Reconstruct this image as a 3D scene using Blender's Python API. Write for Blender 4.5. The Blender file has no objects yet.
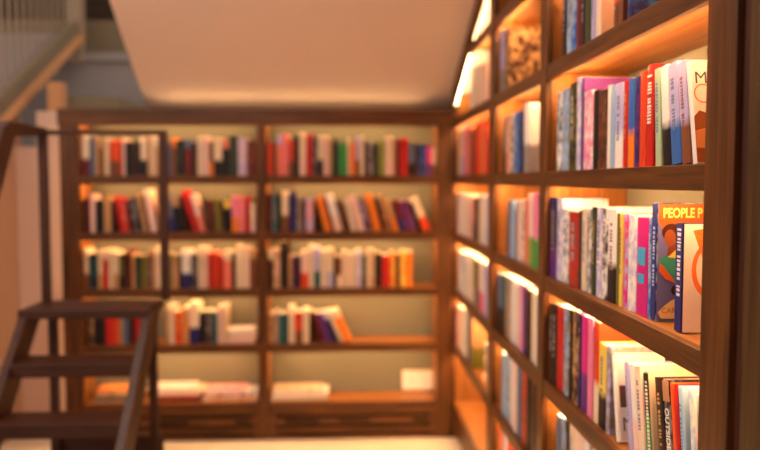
import bpy, bmesh, math, random
from mathutils import Matrix, Vector

C = bpy.context.scene.collection
SC = bpy.context.scene
random.seed(11)
H = 1.530                       # eye height above the floor; heights below are measured from the floor

# ------------------------------------------------------------------ camera
PITCH, YAW = 0.058, 0.0438
cam_d = bpy.data.cameras.new('camera'); cam = bpy.data.objects.new('camera', cam_d); C.objects.link(cam)
cam_d.sensor_width = 36.0; cam_d.lens = 36.0 * 762.0 / 760.0
cam_d.clip_start = 0.05; cam_d.clip_end = 60
cam.location = (0, 0, H)
cam.rotation_euler = (math.pi / 2 - PITCH, 0, -YAW)
cam_d.dof.use_dof = True
cam_d.dof.focus_distance = 1.5
cam_d.dof.aperture_fstop = 1.7
SC.camera = cam

# ------------------------------------------------------------------ light and exposure
LED_COL = (1.0, 0.585, 0.245)
LED_POWER = 155.0
LED_POWER_FAR = 92.0
SLOPE_POWER = 26.0
WORLD_POWER = 1.0
ROOM_POWER = 20.0
w = bpy.data.worlds.new('world'); SC.world = w; w.use_nodes = True
w.node_tree.nodes['Background'].inputs[0].default_value = (1.0, 0.80, 0.66, 1)
w.node_tree.nodes['Background'].inputs[1].default_value = WORLD_POWER
SC.view_settings.view_transform = 'Standard'; SC.view_settings.look = 'None'
SC.view_settings.gamma = 1.0; SC.view_settings.use_curve_mapping = False
SC.view_settings.exposure = 0.12

def room_lamp(x, y, z, power, size):
    l = bpy.data.lights.new('ceiling_downlight_lamp', 'AREA'); l.shape = 'DISK'; l.size = size
    l.energy = power; l.color = (1.0, 0.83, 0.68)
    o = bpy.data.objects.new('ceiling_downlight_lamp', l); C.objects.link(o); o.location = (x, y, z)
    return o

# ------------------------------------------------------------------ helpers
def tag(o, label=None, cat=None, group=None, kind=None):
    if label: o['label'] = label
    if cat: o['category'] = cat
    if group: o['group'] = group
    if kind: o['kind'] = kind
    return o

def empty(name, loc=(0, 0, 0), rot=(0, 0, 0)):
    o = bpy.data.objects.new(name, None); C.objects.link(o)
    o.location = loc; o.rotation_euler = rot; o.empty_display_size = .05
    return o

class MB:
    """collects shapes and links them as ONE mesh object"""
    def __init__(s): s.bm = bmesh.new()
    def box(s, x0, x1, y0, y1, z0, z1, bev=0.0):
        r = bmesh.ops.create_cube(s.bm, size=1.0)
        vs = r['verts']
        for v in vs:
            v.co = Vector((x0 + (v.co.x + .5) * (x1 - x0), y0 + (v.co.y + .5) * (y1 - y0), z0 + (v.co.z + .5) * (z1 - z0)))
        if bev > 0:
            es = {e for v in vs for e in v.link_edges}
            bmesh.ops.bevel(s.bm, geom=list(es), offset=bev, segments=2, profile=.5, affect='EDGES')
        return s
    def prism(s, pts, axis, a, b):
        """polygon pts in the plane across `axis`, extruded from a to b"""
        def mk(p, t):
            if axis == 'X': return (t, p[0], p[1])
            if axis == 'Y': return (p[0], t, p[1])
            return (p[0], p[1], t)
        v0 = [s.bm.verts.new(mk(p, a)) for p in pts]; v1 = [s.bm.verts.new(mk(p, b)) for p in pts]
        n = len(pts)
        s.bm.faces.new(v0); s.bm.faces.new(list(reversed(v1)))
        for i in range(n): s.bm.faces.new((v0[(i + 1) % n], v0[i], v1[i], v1[(i + 1) % n]))
        return s
    def tube(s, path, r, seg=10):
        rings = []
        P = [Vector(p) for p in path]
        for i, p in enumerate(P):
            d = (P[min(i + 1, len(P) - 1)] - P[max(i - 1, 0)]).normalized()
            up = Vector((1, 0, 0)) if abs(d.x) < .9 else Vector((0, 1, 0))
            a = d.cross(up).normalized(); b = d.cross(a)
            rings.append([s.bm.verts.new(p + a * r * math.cos(2 * math.pi * k / seg) + b * r * math.sin(2 * math.pi * k / seg)) for k in range(seg)])
        for i in range(len(rings) - 1):
            for k in range(seg):
                s.bm.faces.new((rings[i][k], rings[i][(k + 1) % seg], rings[i + 1][(k + 1) % seg], rings[i + 1][k]))
        s.bm.faces.new(rings[0]); s.bm.faces.new(rings[-1])
        return s
    def disc(s, c, r, y, seg=24, t=.0004, inner=0.0):
        """disc or ring facing -y (in the plane of a book's front board)"""
        o0, o1, i0, i1 = [], [], [], []
        for k in range(seg):
            a = 2 * math.pi * k / seg
            o0.append(s.bm.verts.new((c[0] + r[0] * math.cos(a), y, c[1] + r[1] * math.sin(a))))
            o1.append(s.bm.verts.new((c[0] + r[0] * math.cos(a), y - t, c[1] + r[1] * math.sin(a))))
            if inner:
                i0.append(s.bm.verts.new((c[0] + inner * r[0] * math.cos(a), y, c[1] + inner * r[1] * math.sin(a))))
                i1.append(s.bm.verts.new((c[0] + inner * r[0] * math.cos(a), y - t, c[1] + inner * r[1] * math.sin(a))))
        for k in range(seg):
            j = (k + 1) % seg
            s.bm.faces.new((o0[k], o0[j], o1[j], o1[k]))
            if inner:
                s.bm.faces.new((o1[k], o1[j], i1[j], i1[k])); s.bm.faces.new((i0[j], i0[k], i1[k], i1[j]))
        if not inner: s.bm.faces.new(o1)
        return s
    def build(s, name, mat, parent=None, smooth=False):
        bmesh.ops.recalc_face_normals(s.bm, faces=s.bm.faces[:])
        me = bpy.data.meshes.new(name); s.bm.to_mesh(me); s.bm.free()
        me.materials.append(mat)
        if smooth:
            for p in me.polygons: p.use_smooth = True
        o = bpy.data.objects.new(name, me); C.objects.link(o)
        if parent: o.parent = parent
        return o

def srgb(r, g, b):
    f = lambda c: (c / 255 / 12.92) if c / 255 <= .04045 else ((c / 255 + .055) / 1.055) ** 2.4
    return (f(r), f(g), f(b), 1)

def new_mat(name):
    m = bpy.data.materials.new(name); m.use_nodes = True
    nt = m.node_tree; b = nt.nodes['Principled BSDF']
    return m, nt, b

def flat(name, col, rough=.6, spec=.3, noise=0.0, nscale=8.0, bump=0.0, metal=0.0):
    m, nt, b = new_mat(name)
    b.inputs['Roughness'].default_value = rough; b.inputs['Specular IOR Level'].default_value = spec
    b.inputs['Metallic'].default_value = metal
    tc = nt.nodes.new('ShaderNodeTexCoord'); no = nt.nodes.new('ShaderNodeTexNoise')
    no.inputs['Scale'].default_value = nscale; no.inputs['Detail'].default_value = 4
    nt.links.new(tc.outputs['Object'], no.inputs['Vector'])
    mx = nt.nodes.new('ShaderNodeMix'); mx.data_type = 'RGBA'
    k = 1 - noise
    mx.inputs['A'].default_value = (col[0] * k, col[1] * k, col[2] * k, 1); mx.inputs['B'].default_value = col
    nt.links.new(no.outputs['Fac'], mx.inputs['Factor']); nt.links.new(mx.outputs['Result'], b.inputs['Base Color'])
    if bump:
        bp = nt.nodes.new('ShaderNodeBump'); bp.inputs['Strength'].default_value = bump; bp.inputs['Distance'].default_value = .002
        nt.links.new(no.outputs['Fac'], bp.inputs['Height']); nt.links.new(bp.outputs['Normal'], b.inputs['Normal'])
    return m

def wood(name, dark, light, axis, rough=.42, fine=1.0):
    m, nt, b = new_mat(name)
    b.inputs['Roughness'].default_value = rough; b.inputs['Specular IOR Level'].default_value = .35
    geo = nt.nodes.new('ShaderNodeNewGeometry'); mp = nt.nodes.new('ShaderNodeMapping')
    sc = [55.0 * fine] * 3; sc[axis] = 3.0
    mp.inputs['Scale'].default_value = sc
    nt.links.new(geo.outputs['Position'], mp.inputs['Vector'])
    n1 = nt.nodes.new('ShaderNodeTexNoise'); n1.inputs['Scale'].default_value = 1.0; n1.inputs['Detail'].default_value = 6; n1.inputs['Distortion'].default_value = .6
    nt.links.new(mp.outputs['Vector'], n1.inputs['Vector'])
    r = nt.nodes.new('ShaderNodeValToRGB'); r.color_ramp.elements[0].position = .3; r.color_ramp.elements[0].color = dark
    r.color_ramp.elements[1].position = .72; r.color_ramp.elements[1].color = light
    nt.links.new(n1.outputs['Fac'], r.inputs['Fac']); nt.links.new(r.outputs['Color'], b.inputs['Base Color'])
    bp = nt.nodes.new('ShaderNodeBump'); bp.inputs['Strength'].default_value = .25; bp.inputs['Distance'].default_value = .001
    nt.links.new(n1.outputs['Fac'], bp.inputs['Height']); nt.links.new(bp.outputs['Normal'], b.inputs['Normal'])
    return m

def glow(name, col, power):
    m, nt, b = new_mat(name)
    b.inputs['Base Color'].default_value = (.9, .9, .85, 1)
    b.inputs['Emission Color'].default_value = (*col, 1); b.inputs['Emission Strength'].default_value = power
    return m

LD, LL = srgb(128, 76, 32), srgb(170, 112, 56)  # same walnut, paler: LED light on the inner boards put into the colour
WD, WL = srgb(58, 30, 11), srgb(114, 67, 27)
M = dict(
    wz=wood('walnut_upright', WD, WL, 2), wx=wood('walnut_across', WD, WL, 0), wy=wood('walnut_along', WD, WL, 1),
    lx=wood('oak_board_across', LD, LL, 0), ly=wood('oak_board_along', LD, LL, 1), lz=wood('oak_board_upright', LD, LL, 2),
    oz=wood('walnut_olive_upright', srgb(48, 33, 16), srgb(88, 62, 30), 2, fine=1.6),
    dark=wood('dark_stained_wood', srgb(46, 20, 10), srgb(72, 35, 18), 0, .5), darkz=wood('dark_stained_wood_upright', srgb(46, 20, 10), srgb(76, 38, 20), 2, .5),
    back=flat('sage_back_panel', srgb(118, 115, 100), .7, noise=.08, nscale=3),
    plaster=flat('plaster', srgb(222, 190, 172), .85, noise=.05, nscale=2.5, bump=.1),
    mauve=flat('mauve_plaster', srgb(178, 146, 128), .85, noise=.05, nscale=2.5, bump=.1),  # same plaster, darkened in colour for the shade on the left wall
    soffit=flat('soffit_plaster', srgb(240, 222, 212), .85, noise=.04, nscale=2, bump=.1),
    grey=flat('grey_plaster', srgb(150, 142, 142), .85, noise=.08, nscale=2),
    olive=flat('taupe_plaster', srgb(128, 114, 92), .85, noise=.08, nscale=2),
    tan=flat('tan_step_plaster', srgb(205, 150, 105), .85, noise=.08, nscale=3),
    shadow=flat('dark_stairwell', srgb(60, 46, 34), .9, noise=.1),  # gloom of the unlit stairwell put into the colour
    metal=flat('taupe_painted_metal', srgb(158, 138, 116), .5, noise=.05),
    floor=flat('cream_floor', srgb(206, 194, 176), .55, noise=.06, nscale=6),
    white=flat('white_plastic', srgb(240, 234, 226), .4), slot=flat('dark_gap', srgb(30, 18, 10), .9),
    slotgrey=flat('socket_hole', srgb(150, 140, 130), .6),
    paper=flat('book_paper', srgb(240, 228, 204), .8, noise=.1, nscale=120),
    led=glow('warm_led', LED_COL, LED_POWER), ledfar=glow('warm_led_far', LED_COL, LED_POWER_FAR), led2=glow('warm_led_profile', (1, .66, .32), SLOPE_POWER), ledside=glow('warm_led_side', LED_COL, 13.0), ledup=glow('warm_led_cove', LED_COL, 9.0),
)

ROWS = {
('L','B'): """-1.524 0.0394 0.2391 0.147 cr s:ma 0 0.006|-1.4818 0.0281 0.2278 0.153 bg - 0 0.008|-1.4509 0.0197 0.2164 0.151 ta - 0 0.007|-1.4283 0.0197 0.2107 0.126 br t:ta 0 0.004|-1.4058 0.0141 0.2108 0.158 ta - 0 0.005|-1.3889 0.0197 0.2166 0.157 cr - 0 0.001|-1.3663 0.0197 0.2051 0.141 ro s:br 0 0.002|-1.3438 0.031 0.2052 0.144 or2 s:br 0 0.005|-1.3099 0.013 0.1995 0.125 rd - 0 0.002|-1.2946 0.0158 0.2168 0.135 pe - 0 0.007|-1.276 0.0311 0.1939 0.152 bk - 0 0.001|-1.2421 0.0198 0.1882 0.153 dk - 0 0.001|-1.2195 0.0255 0.194 0.147 bk m:dk 0 0.001|-1.1912 0.0368 0.2228 0.125 cr s:bk 0 0.007|-1.1515 0.0142 0.2287 0.132 ta - 0 0.002|-1.1346 0.0255 0.2287 0.159 cr - 0 0.007|-1.1062 0.0255 0.2173 0.135 ta t:cr 0 0.008|-1.075 0.0255 0.2058 0.144 gy - 0 0.005|-1.0466 0.0284 0.1886 0.132 bg - 0 0.008|-1.0154 0.0284 0.2175 0.149 br t:or 0 0.008|-0.9842 0.0398 0.206 0.156 bk m:dg 0 0.002|-0.9387 0.0398 0.2119 0.138 ma t:bg 0 0.001|-0.896 0.0256 0.1889 0.13 dk - 0 0.001|-0.8647 0.0285 0.2236 0.136 cr - 0 0.005|-0.8333 0.0342 0.2295 0.125 pe - 0 0.005|-0.7963 0.0228 0.1949 0.137 br s:or 0 0.002|-0.7706 0.0485 0.2181 0.154 cr s:bk 0 0.004|-0.7192 0.0372 0.2067 0.136 bk t:sa 0 0.004|-0.6792 0.0429 0.2299 0.15 dg - 0 0|-0.6306 0.0515 0.2184 0.159 lv m:pe 0 0|-0.5762 0.0487 0.1954 0.151 ma m:br 0 0.007""",
('L','C'): """-1.524 0.0141 0.1894 0.126 dk - 0 0.006|-1.5082 0.0237 0.2009 0.138 ma - 0 0.005|-1.4817 0.0226 0.224 0.125 pe - 0 0|-1.4563 0.048 0.1893 0.131 bk - 0 0.008|-1.4055 0.0396 0.2124 0.132 ta - 0 0.006|-1.3631 0.0198 0.1834 0.158 dk - 0 0.008|-1.315 0.0224 0.2088 0.137 rd - 0.146 0.003|-1.2895 0.0252 0.1973 0.143 rd m:sa 0.156 0.006|-1.2612 0.0197 0.1908 0.129 ma - 0.132 0.006|-1.2385 0.0394 0.1965 0.153 bk m:gy 0.128 0.007|-1.1818 0.0224 0.2267 0.126 ta - 0.16 0.008|-1.1543 0.0151 0.2215 0.128 br - 0.178 0.003|-1.1382 0.0347 0.2504 0.146 pe t:cr 0.167 0.007|-1.0738 0.017 0.1894 0.137 dk - 0.075 0.007|-1.034 0.0394 0.2029 0.144 bg s:nv 0.155 0.002|-0.9866 0.0448 0.1982 0.136 bk t:ta 0.189 0.001|-0.9371 0.0168 0.2095 0.128 dk - 0.179 0.001|-0.8941 0.041 0.2459 0.149 rd - 0.295 0.008|-0.8508 0.0303 0.226 0.131 pe s:sa 0.271 0|-0.8207 0.0341 0.1897 0.16 dk m:br 0.109 0.004|-0.7857 0.02 0.1834 0.139 ma - 0.082 0.002|-0.7606 0.037 0.1955 0.146 ol - 0.106 0.007|-0.7227 0.0143 0.1891 0.141 dk - 0.08 0.003|-0.7078 0.0372 0.1829 0.127 bk t:ye 0.052 0.007|-0.6701 0.0344 0.2117 0.126 pk s:or 0 0.004|-0.6339 0.0402 0.2059 0.154 sa m:pk 0 0.001|-0.5909 0.0259 0.2117 0.151 rd - 0 0.008|-0.5622 0.0287 0.1708 0.147 cr s:pe 0 0.006""",
('L','D'): """-1.524 0.0225 0.2349 0.129 cr s:br 0 0.003|-1.4986 0.0508 0.2057 0.13 bk m:tl 0 0.007|-1.445 0.0226 0.223 0.135 cr s:ta 0 0.004|-1.4196 0.0311 0.2287 0.16 rd t:cr 0 0.007|-1.3857 0.0198 0.2286 0.159 cr - 0 0.004|-1.3631 0.0339 0.2168 0.142 cr s:ta 0 0.006|-1.3264 0.0226 0.1991 0.142 ol s:bk 0 0.002|-1.3009 0.0255 0.2049 0.139 dk - 0 0.001|-1.2726 0.017 0.2339 0.138 ma - 0 0.008|-1.2528 0.017 0.2046 0.159 ta - 0 0.005|-1.2329 0.0369 0.1929 0.142 dg - 0 0.003|-1.1932 0.0312 0.1985 0.128 ol - 0 0.002|-1.1592 0.0227 0.2276 0.152 ma m:gy 0 0.007|-1.1336 0.017 0.2158 0.138 ta - 0 0.006|-1.1137 0.0256 0.245 0.152 cr - 0 0.006|-1.0768 0.0228 0.2273 0.148 gy - 0 0.006|-1.0483 0.0285 0.2038 0.138 ol m:gy 0 0.006|-1.017 0.0313 0.1978 0.135 ta - 0 0.004|-0.9829 0.0142 0.1976 0.152 dk - 0 0.006|-0.9658 0.0542 0.2269 0.135 wh s:nv 0 0.008|-0.9087 0.0371 0.2032 0.148 bk m:gy 0 0.005|-0.8688 0.0257 0.2441 0.125 cr - 0 0.004|-0.8402 0.0257 0.2381 0.134 pe - 0 0.005|-0.8117 0.0229 0.2086 0.141 rd - 0 0.007|-0.7859 0.0343 0.2144 0.148 ro - 0 0.006|-0.7487 0.0229 0.1966 0.137 rd - 0 0.005|-0.723 0.0458 0.22 0.151 sa t:cr 0 0.007|-0.6743 0.0229 0.2081 0.137 dk - 0 0.007|-0.6485 0.0373 0.2491 0.155 cr - 0 0.006|-0.6083 0.0373 0.2431 0.159 cr m:pe 0 0.008|-0.5681 0.0345 0.2253 0.143 br t:ta 0 0.004""",
('L','E'): """-1.524 0.017 0.1961 0.131 dk - 0 0.007|-1.5042 0.0255 0.2077 0.158 bk m:ta 0 0.004|-1.473 0.0227 0.2134 0.149 bk - 0 0.006|-1.4474 0.0341 0.219 0.151 bk t:cr 0 0.001|-1.4105 0.0369 0.2188 0.152 rd - 0 0.005|-1.3707 0.037 0.2126 0.148 ro - 0 0.003|-1.3309 0.0171 0.2064 0.147 ta - 0 0.006|-1.311 0.0313 0.2062 0.147 bg - 0 0.006|-1.2768 0.0171 0.2001 0.126 dk - 0 0.001|-1.2568 0.02 0.2176 0.14 ma - 0 0.005|-1.234 0.0228 0.2292 0.133 rd - 0 0.005|-1.2055 0.0228 0.2113 0.147 br - 0 0|-1.1798 0.02 0.2112 0.142 gy - 0 0.002|-1.0598 0.0143 0.2162 0.127 ta - 0 0.001|-1.0427 0.0315 0.2278 0.136 cr - 0 0.001|-1.0083 0.0401 0.198 0.132 ro m:or 0 0|-0.9653 0.0373 0.2155 0.141 ta m:or 0 0.003|-0.9252 0.0574 0.2447 0.146 cr s:nv 0 0.005|-0.8649 0.0316 0.191 0.133 bk - 0 0.007|-0.8304 0.0345 0.1967 0.125 dk m:gy 0 0.003|-0.793 0.0288 0.1905 0.135 tl - 0 0.003|-0.7614 0.0288 0.2199 0.129 pe - 0 0.007|-0.7297 0.023 0.2256 0.138 cr - 0 0""",
('R','B'): """-0.46 0.0289 0.1899 0.146 ro - 0 0.001|-0.4282 0.0202 0.1958 0.144 br - 0 0.003|-0.4051 0.0289 0.2364 0.145 sa t:lv 0 0.008|-0.3733 0.0318 0.2422 0.154 sa m:pk 0 0.003|-0.3386 0.0318 0.2076 0.153 ro s:br 0 0.005|-0.3038 0.0261 0.2308 0.138 bk - 0 0.001|-0.2749 0.0377 0.2483 0.146 cr s:pe 0 0.005|-0.2343 0.0348 0.2426 0.159 rd - 0 0.008|-0.1965 0.029 0.2427 0.146 dk m:gy 0 0.003|-0.1646 0.0261 0.2312 0.156 cr s:bk 0 0|-0.1356 0.032 0.2313 0.129 pe - 0 0.005|-0.1007 0.0145 0.2139 0.147 ta - 0 0.001|-0.0832 0.0378 0.214 0.147 dg - 0 0.007|-0.0425 0.0437 0.1908 0.138 gn - 0 0.003|0.0041 0.0146 0.22 0.133 cr - 0 0.002|0.0216 0.0321 0.1968 0.159 or m:sa 0 0.003|0.0566 0.0204 0.2259 0.159 lv s:br 0 0.007|0.08 0.0234 0.2318 0.146 cr - 0 0.002|0.1062 0.0146 0.1969 0.159 dk - 0 0.004|0.1237 0.038 0.197 0.14 gy m:bk 0 0.003|0.1647 0.0234 0.1912 0.159 dg - 0 0.004|0.191 0.0322 0.2088 0.135 lg - 0 0.004|0.2261 0.0469 0.2264 0.129 cr s:pe 0 0.005|0.2759 0.0117 0.2148 0.141 ta - 0 0.002|0.2905 0.0205 0.209 0.152 ma - 0 0.007|0.314 0.0469 0.2207 0.125 rd - 0 0.004|0.3638 0.0382 0.1858 0.135 bg s:bk 0 0.007|0.4049 0.0176 0.1859 0.152 dk - 0 0.002|0.4255 0.0441 0.1801 0.134 nv m:bl 0 0.001|0.4725 0.0265 0.1744 0.16 hp s:pu 0 0.002|0.502 0.0235 0.1627 0.146 pe s:br 0 0.004""",
('R','C'): """-0.46 0.0203 0.2291 0.148 ma - 0 0.005|-0.4368 0.0261 0.2232 0.151 tl m:gy 0 0.001|-0.4077 0.0203 0.229 0.152 dg - 0 0.002|-0.3786 0.0378 0.2407 0.144 cr s:br 0 0.003|-0.335 0.0378 0.2348 0.135 nv - 0 0.004|-0.2942 0.035 0.2056 0.141 gy m:br 0 0.003|-0.2564 0.0146 0.1938 0.151 dk - 0 0.005|-0.2389 0.0438 0.1997 0.126 lv m:sa 0 0.002|-0.1837 0.0175 0.1882 0.141 dk - 0.057 0.007|-0.129 0.0397 0.2119 0.156 or - 0.247 0.004|-0.0856 0.017 0.2062 0.126 ma - 0.255 0.006|-0.0662 0.0424 0.2247 0.14 wh s:pe 0.26 0.005|-0.0118 0.0391 0.1909 0.15 dk m:br 0.309 0.005|0.0289 0.0314 0.2048 0.142 cr - 0.229 0.007|0.0709 0.0368 0.2191 0.138 pe - 0.27 0.003|0.1098 0.034 0.2005 0.155 ma m:lv 0.266 0.002|0.1622 0.0454 0.2247 0.135 or - 0.264 0.007|0.2151 0.017 0.2005 0.127 dk - 0.268 0.007|0.2386 0.034 0.2191 0.149 br m:ta 0.273 0.003|0.2815 0.0281 0.1965 0.135 ta s:or 0.306 0.006|0.3152 0.0343 0.1933 0.157 ma s:nv 0.248 0.001|0.3604 0.0536 0.1835 0.142 pu m:ma 0.296 0.004|0.4194 0.0169 0.1779 0.142 bk - 0.307 0.003|0.458 0.0434 0.2104 0.13 cr s:ro 0.408 0.005""",
('R','D'): """-0.46 0.0261 0.2249 0.153 dk t:cr 0 0.001|-0.4309 0.0378 0.2306 0.133 ta m:pe 0 0.007|-0.3902 0.0466 0.272 0.153 bk m:dk 0 0.005|-0.3408 0.0175 0.1949 0.126 ta - 0 0.006|-0.3204 0.0291 0.1889 0.159 nv m:ma 0 0.008|-0.2883 0.0175 0.1947 0.15 dk - 0 0|-0.2679 0.0408 0.2182 0.154 pe s:ro 0 0.002|-0.2242 0.0292 0.2475 0.148 cr - 0 0.008|-0.1921 0.0321 0.2415 0.15 lv s:tl 0 0.001|-0.1541 0.0351 0.2236 0.135 cr - 0 0.007|-0.1161 0.0351 0.2294 0.13 cr s:lv 0 0.005|-0.0781 0.0176 0.1938 0.139 dk - 0 0.001|-0.0576 0.0264 0.1818 0.147 br s:cr 0 0|-0.0283 0.0264 0.2172 0.129 cr - 0 0.003|0.001 0.0293 0.2053 0.128 cr m:pe 0 0|0.0333 0.0205 0.211 0.145 cr - 0 0.006|0.0567 0.0294 0.2228 0.156 lv m:wh 0 0.001|0.089 0.0264 0.193 0.14 bk m:gy 0 0.003|0.1184 0.0206 0.2225 0.146 cr - 0 0.004|0.1419 0.0206 0.2224 0.158 ta m:cr 0 0.003|0.1654 0.0412 0.2046 0.127 dk m:bk 0 0.006|0.2096 0.0442 0.1925 0.13 rd - 0 0.005|0.2567 0.0295 0.2101 0.143 or m:ye 0 0.007|0.2891 0.0265 0.1981 0.144 br - 0 0.005|0.3186 0.0325 0.2158 0.134 ye m:or 0 0.004|0.354 0.0354 0.2097 0.134 or - 0 0.006""",
('R','E'): """-0.46 0.0288 0.1761 0.143 ta m:br 0 0.001|-0.4283 0.0231 0.1878 0.133 gy m:ta 0 0.003|-0.4023 0.0404 0.1757 0.151 tl - 0 0.001|-0.359 0.0116 0.1753 0.15 bk - 0 0.005|-0.3445 0.0347 0.2169 0.128 cr - 0 0.005|-0.3069 0.0405 0.1868 0.128 ro s:br 0 0.001|-0.2606 0.0377 0.1984 0.146 cr - 0 0.002|-0.2201 0.0174 0.1862 0.156 dk - 0 0.004|-0.157 0.0197 0.186 0.136 ma - 0.252 0.006|-0.1228 0.033 0.1835 0.126 pu - 0.323 0.006|-0.0833 0.0274 0.1909 0.127 nv t:lv 0.343 0.001|-0.0378 0.0212 0.1966 0.158 cr - 0.42 0.005|-0.0138 0.0399 0.203 0.133 or t:cr 0.42 0.001""",
('N','A'): """-2.2732 0.0417 0.2326 0.159 bk - 0 0.002|-2.2288 0.04 0.227 0.148 lb m:gy 0 0.003|-2.1861 0.0432 0.221 0.154 bl m:lb 0 0.003|-2.1407 0.0414 0.2119 0.13 ma - 0 0.004|-2.0972 0.031 0.2017 0.147 bk - 0 0.005|-2.0638 0.0468 0.2039 0.137 dg t:gy 0 0.005|-2.0156 0.0326 0.1926 0.133 lv - 0 0.006|-1.981 0.0392 0.1925 0.137 cr m:pe 0 0.007|-1.8544 0.0241 0.164 0.146 or2 s:br 0 0.01|-1.8253 0.0299 0.1597 0.137 br - 0 0.01|-1.77 0.0219 0.1613 0.139 nv m:bl 0 0.012""",
('N','B'): """-2.3164 0.0493 0.236 0.13 wh m:dg 0 0.002|-2.2662 0.0674 0.2381 0.154 lb m:gy 0 0.003|-2.198 0.0635 0.2476 0.148 bk m:ol 0 0.005|-2.1337 0.0372 0.2554 0.153 lv m:wh 0 0.007|-2.0956 0.0226 0.2514 0.14 pu - 0 0.008|-2.0723 0.0731 0.2097 0.155 pk m:wh 0 0.008|-1.9984 0.0325 0.2061 0.143 bk - 0 0.011|-1.9651 0.0656 0.2003 0.146 dk m:br 0 0.012|-1.8987 0.022 0.2077 0.145 wh - 0 0.014|-1.8759 0.025 0.2046 0.151 lb - 0 0.015|-1.8501 0.0514 0.2046 0.139 lv s:wh 0 0.016|-1.7979 0.0262 0.2044 0.128 rd - 0 0.018|-1.7709 0.0347 0.2051 0.126 bl s:or 0 0.019|-1.7354 0.0274 0.2057 0.132 nv m:pu 0 0.021|-1.7073 0.0352 0.2128 0.126 ro - 0 0.022|-1.6713 0.0336 0.2232 0.156 rd - 0 0.024|-1.6209 0.0295 0.2091 0.142 pg - 0.078 0.025|-1.5801 0.0358 0.2092 0.152 wh s:bk 0.128 0.025|-1.5388 0.0455 0.208 0.125 lv s:bl 0.149 0.025|-1.4887 0.0352 0.2053 0.141 lv s:br 0.165 0.025|-1.4424 0.0185 0.2033 0.156 wh - 0.202 0.025""",
('N','C'): """-2.3691 0.0693 0.2469 0.147 nv s:pu 0 0|-2.2984 0.0547 0.2453 0.14 lv m:wh 0 0.001|-2.2419 0.0621 0.2173 0.141 wh m:gy 0 0.002|-2.1787 0.0869 0.2116 0.128 rd m:br 0 0.003|-2.091 0.0229 0.2165 0.13 dk - 0 0.005|-2.0671 0.0399 0.2233 0.131 cr - 0 0.006|-2.0257 0.0341 0.2247 0.138 gy m:wh 0 0.007|-1.9861 0.0368 0.2315 0.138 dg - 0 0.007|-1.948 0.0393 0.2329 0.156 lv m:wh 0 0.008|-1.9078 0.0377 0.2317 0.13 wh m:bk 0 0.009|-1.8693 0.0572 0.2309 0.134 wh s:bk 0 0.01|-1.8113 0.0172 0.2226 0.135 ol - 0 0.012|-1.7934 0.0234 0.2211 0.131 ye - 0 0.012|-1.7691 0.026 0.2223 0.135 hp m:lv 0 0.013|-1.7421 0.0497 0.2217 0.133 wh m:lv 0 0.014|-1.6916 0.0611 0.2174 0.142 hp - 0 0.015|-1.6297 0.0183 0.2193 0.126 bl m:lb 0 0.017|-1.6106 0.0243 0.2526 0.157 nv m:lb 0 0.018|-1.4896 0.0299 0.2166 0.138 nv - 0 0.018""",
('N','D'): """-2.3586 0.0296 0.2461 0.158 dk - 0 0|-2.3248 0.04 0.2524 0.149 bk - 0 0|-2.2813 0.0654 0.2553 0.149 rd - 0 0.001|-2.2141 0.0465 0.2588 0.142 gy m:lb 0 0.002|-2.1651 0.0348 0.2601 0.158 bk - 0 0.003|-2.1274 0.0477 0.2647 0.129 dk m:ta 0 0.003|-2.0778 0.023 0.2626 0.148 nv - 0 0.004|-2.0517 0.0487 0.2638 0.135 hp s:pu 0 0.005|-2.0015 0.0423 0.2667 0.149 pk - 0 0.006|-1.9498 0.0362 0.2649 0.151 ro s:cr 0 0.007|-1.9119 0.0537 0.2174 0.131 ye s:bk 0 0.007|-1.8575 0.0257 0.2209 0.132 gy m:lv 0 0.008|-1.7849 0.0202 0.2113 0.126 wh - 0.221 0.01|-1.7069 0.0273 0.2079 0.133 lv - 0.208 0.012|-1.6779 0.0293 0.2102 0.128 wh s:pe 0.201 0.013|-1.6473 0.0366 0.213 0.139 cr m:pe 0.194 0.013|-1.5969 0.0266 0.2142 0.159 cr - 0.185 0.015|-1.536 0.0367 0.2163 0.138 dk m:bk 0.199 0.015|-1.4937 0.0303 0.2231 0.136 bk m:gy 0.188 0.015|-1.4605 0.0158 0.2236 0.141 or2 - 0.182 0.015|-1.4422 0.0133 0.2265 0.135 rd - 0.177 0.015|-1.4243 0.0194 0.2274 0.151 lb - 0.174 0.015|-1.3834 0.0204 0.2351 0.15 wh m:lb 0.145 0.015""",
('N','E'): """-2.2757 0.0444 0.2487 0.131 bg - 0 0.001|-2.2282 0.0374 0.2561 0.133 lb m:gy 0 0.002|-2.1877 0.0361 0.2625 0.149 bk - 0 0.002|-2.1438 0.0395 0.2679 0.158 cr - 0 0.003|-2.1016 0.0427 0.272 0.148 cr m:pe 0 0.004|-2.0567 0.0409 0.272 0.14 pe - 0 0.004|-2.0137 0.0393 0.272 0.159 wh - 0 0.005|-1.9725 0.0377 0.272 0.125 gy - 0 0.006""",
('M','A'): """-3.2159 0.0814 0.2589 0.127 lv s:gy 0 0.006|-3.1051 0.0851 0.2446 0.139 dk m:ta 0 0""",
('M','B'): """-3.1421 0.0702 0.2313 0.144 gy s:bk 0 0.008|-3.0621 0.0574 0.2291 0.143 sa m:cr 0 0.003|-2.9954 0.055 0.2275 0.128 cr m:br 0 0.001|-2.9315 0.0698 0.229 0.156 bl m:lb 0 0.004|-2.8531 0.0581 0.2263 0.158 bl m:nv 0 0|-2.7869 0.0241 0.2219 0.134 bk - 0 0|-2.7471 0.0764 0.2445 0.139 wh s:gy 0 0""",
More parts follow.
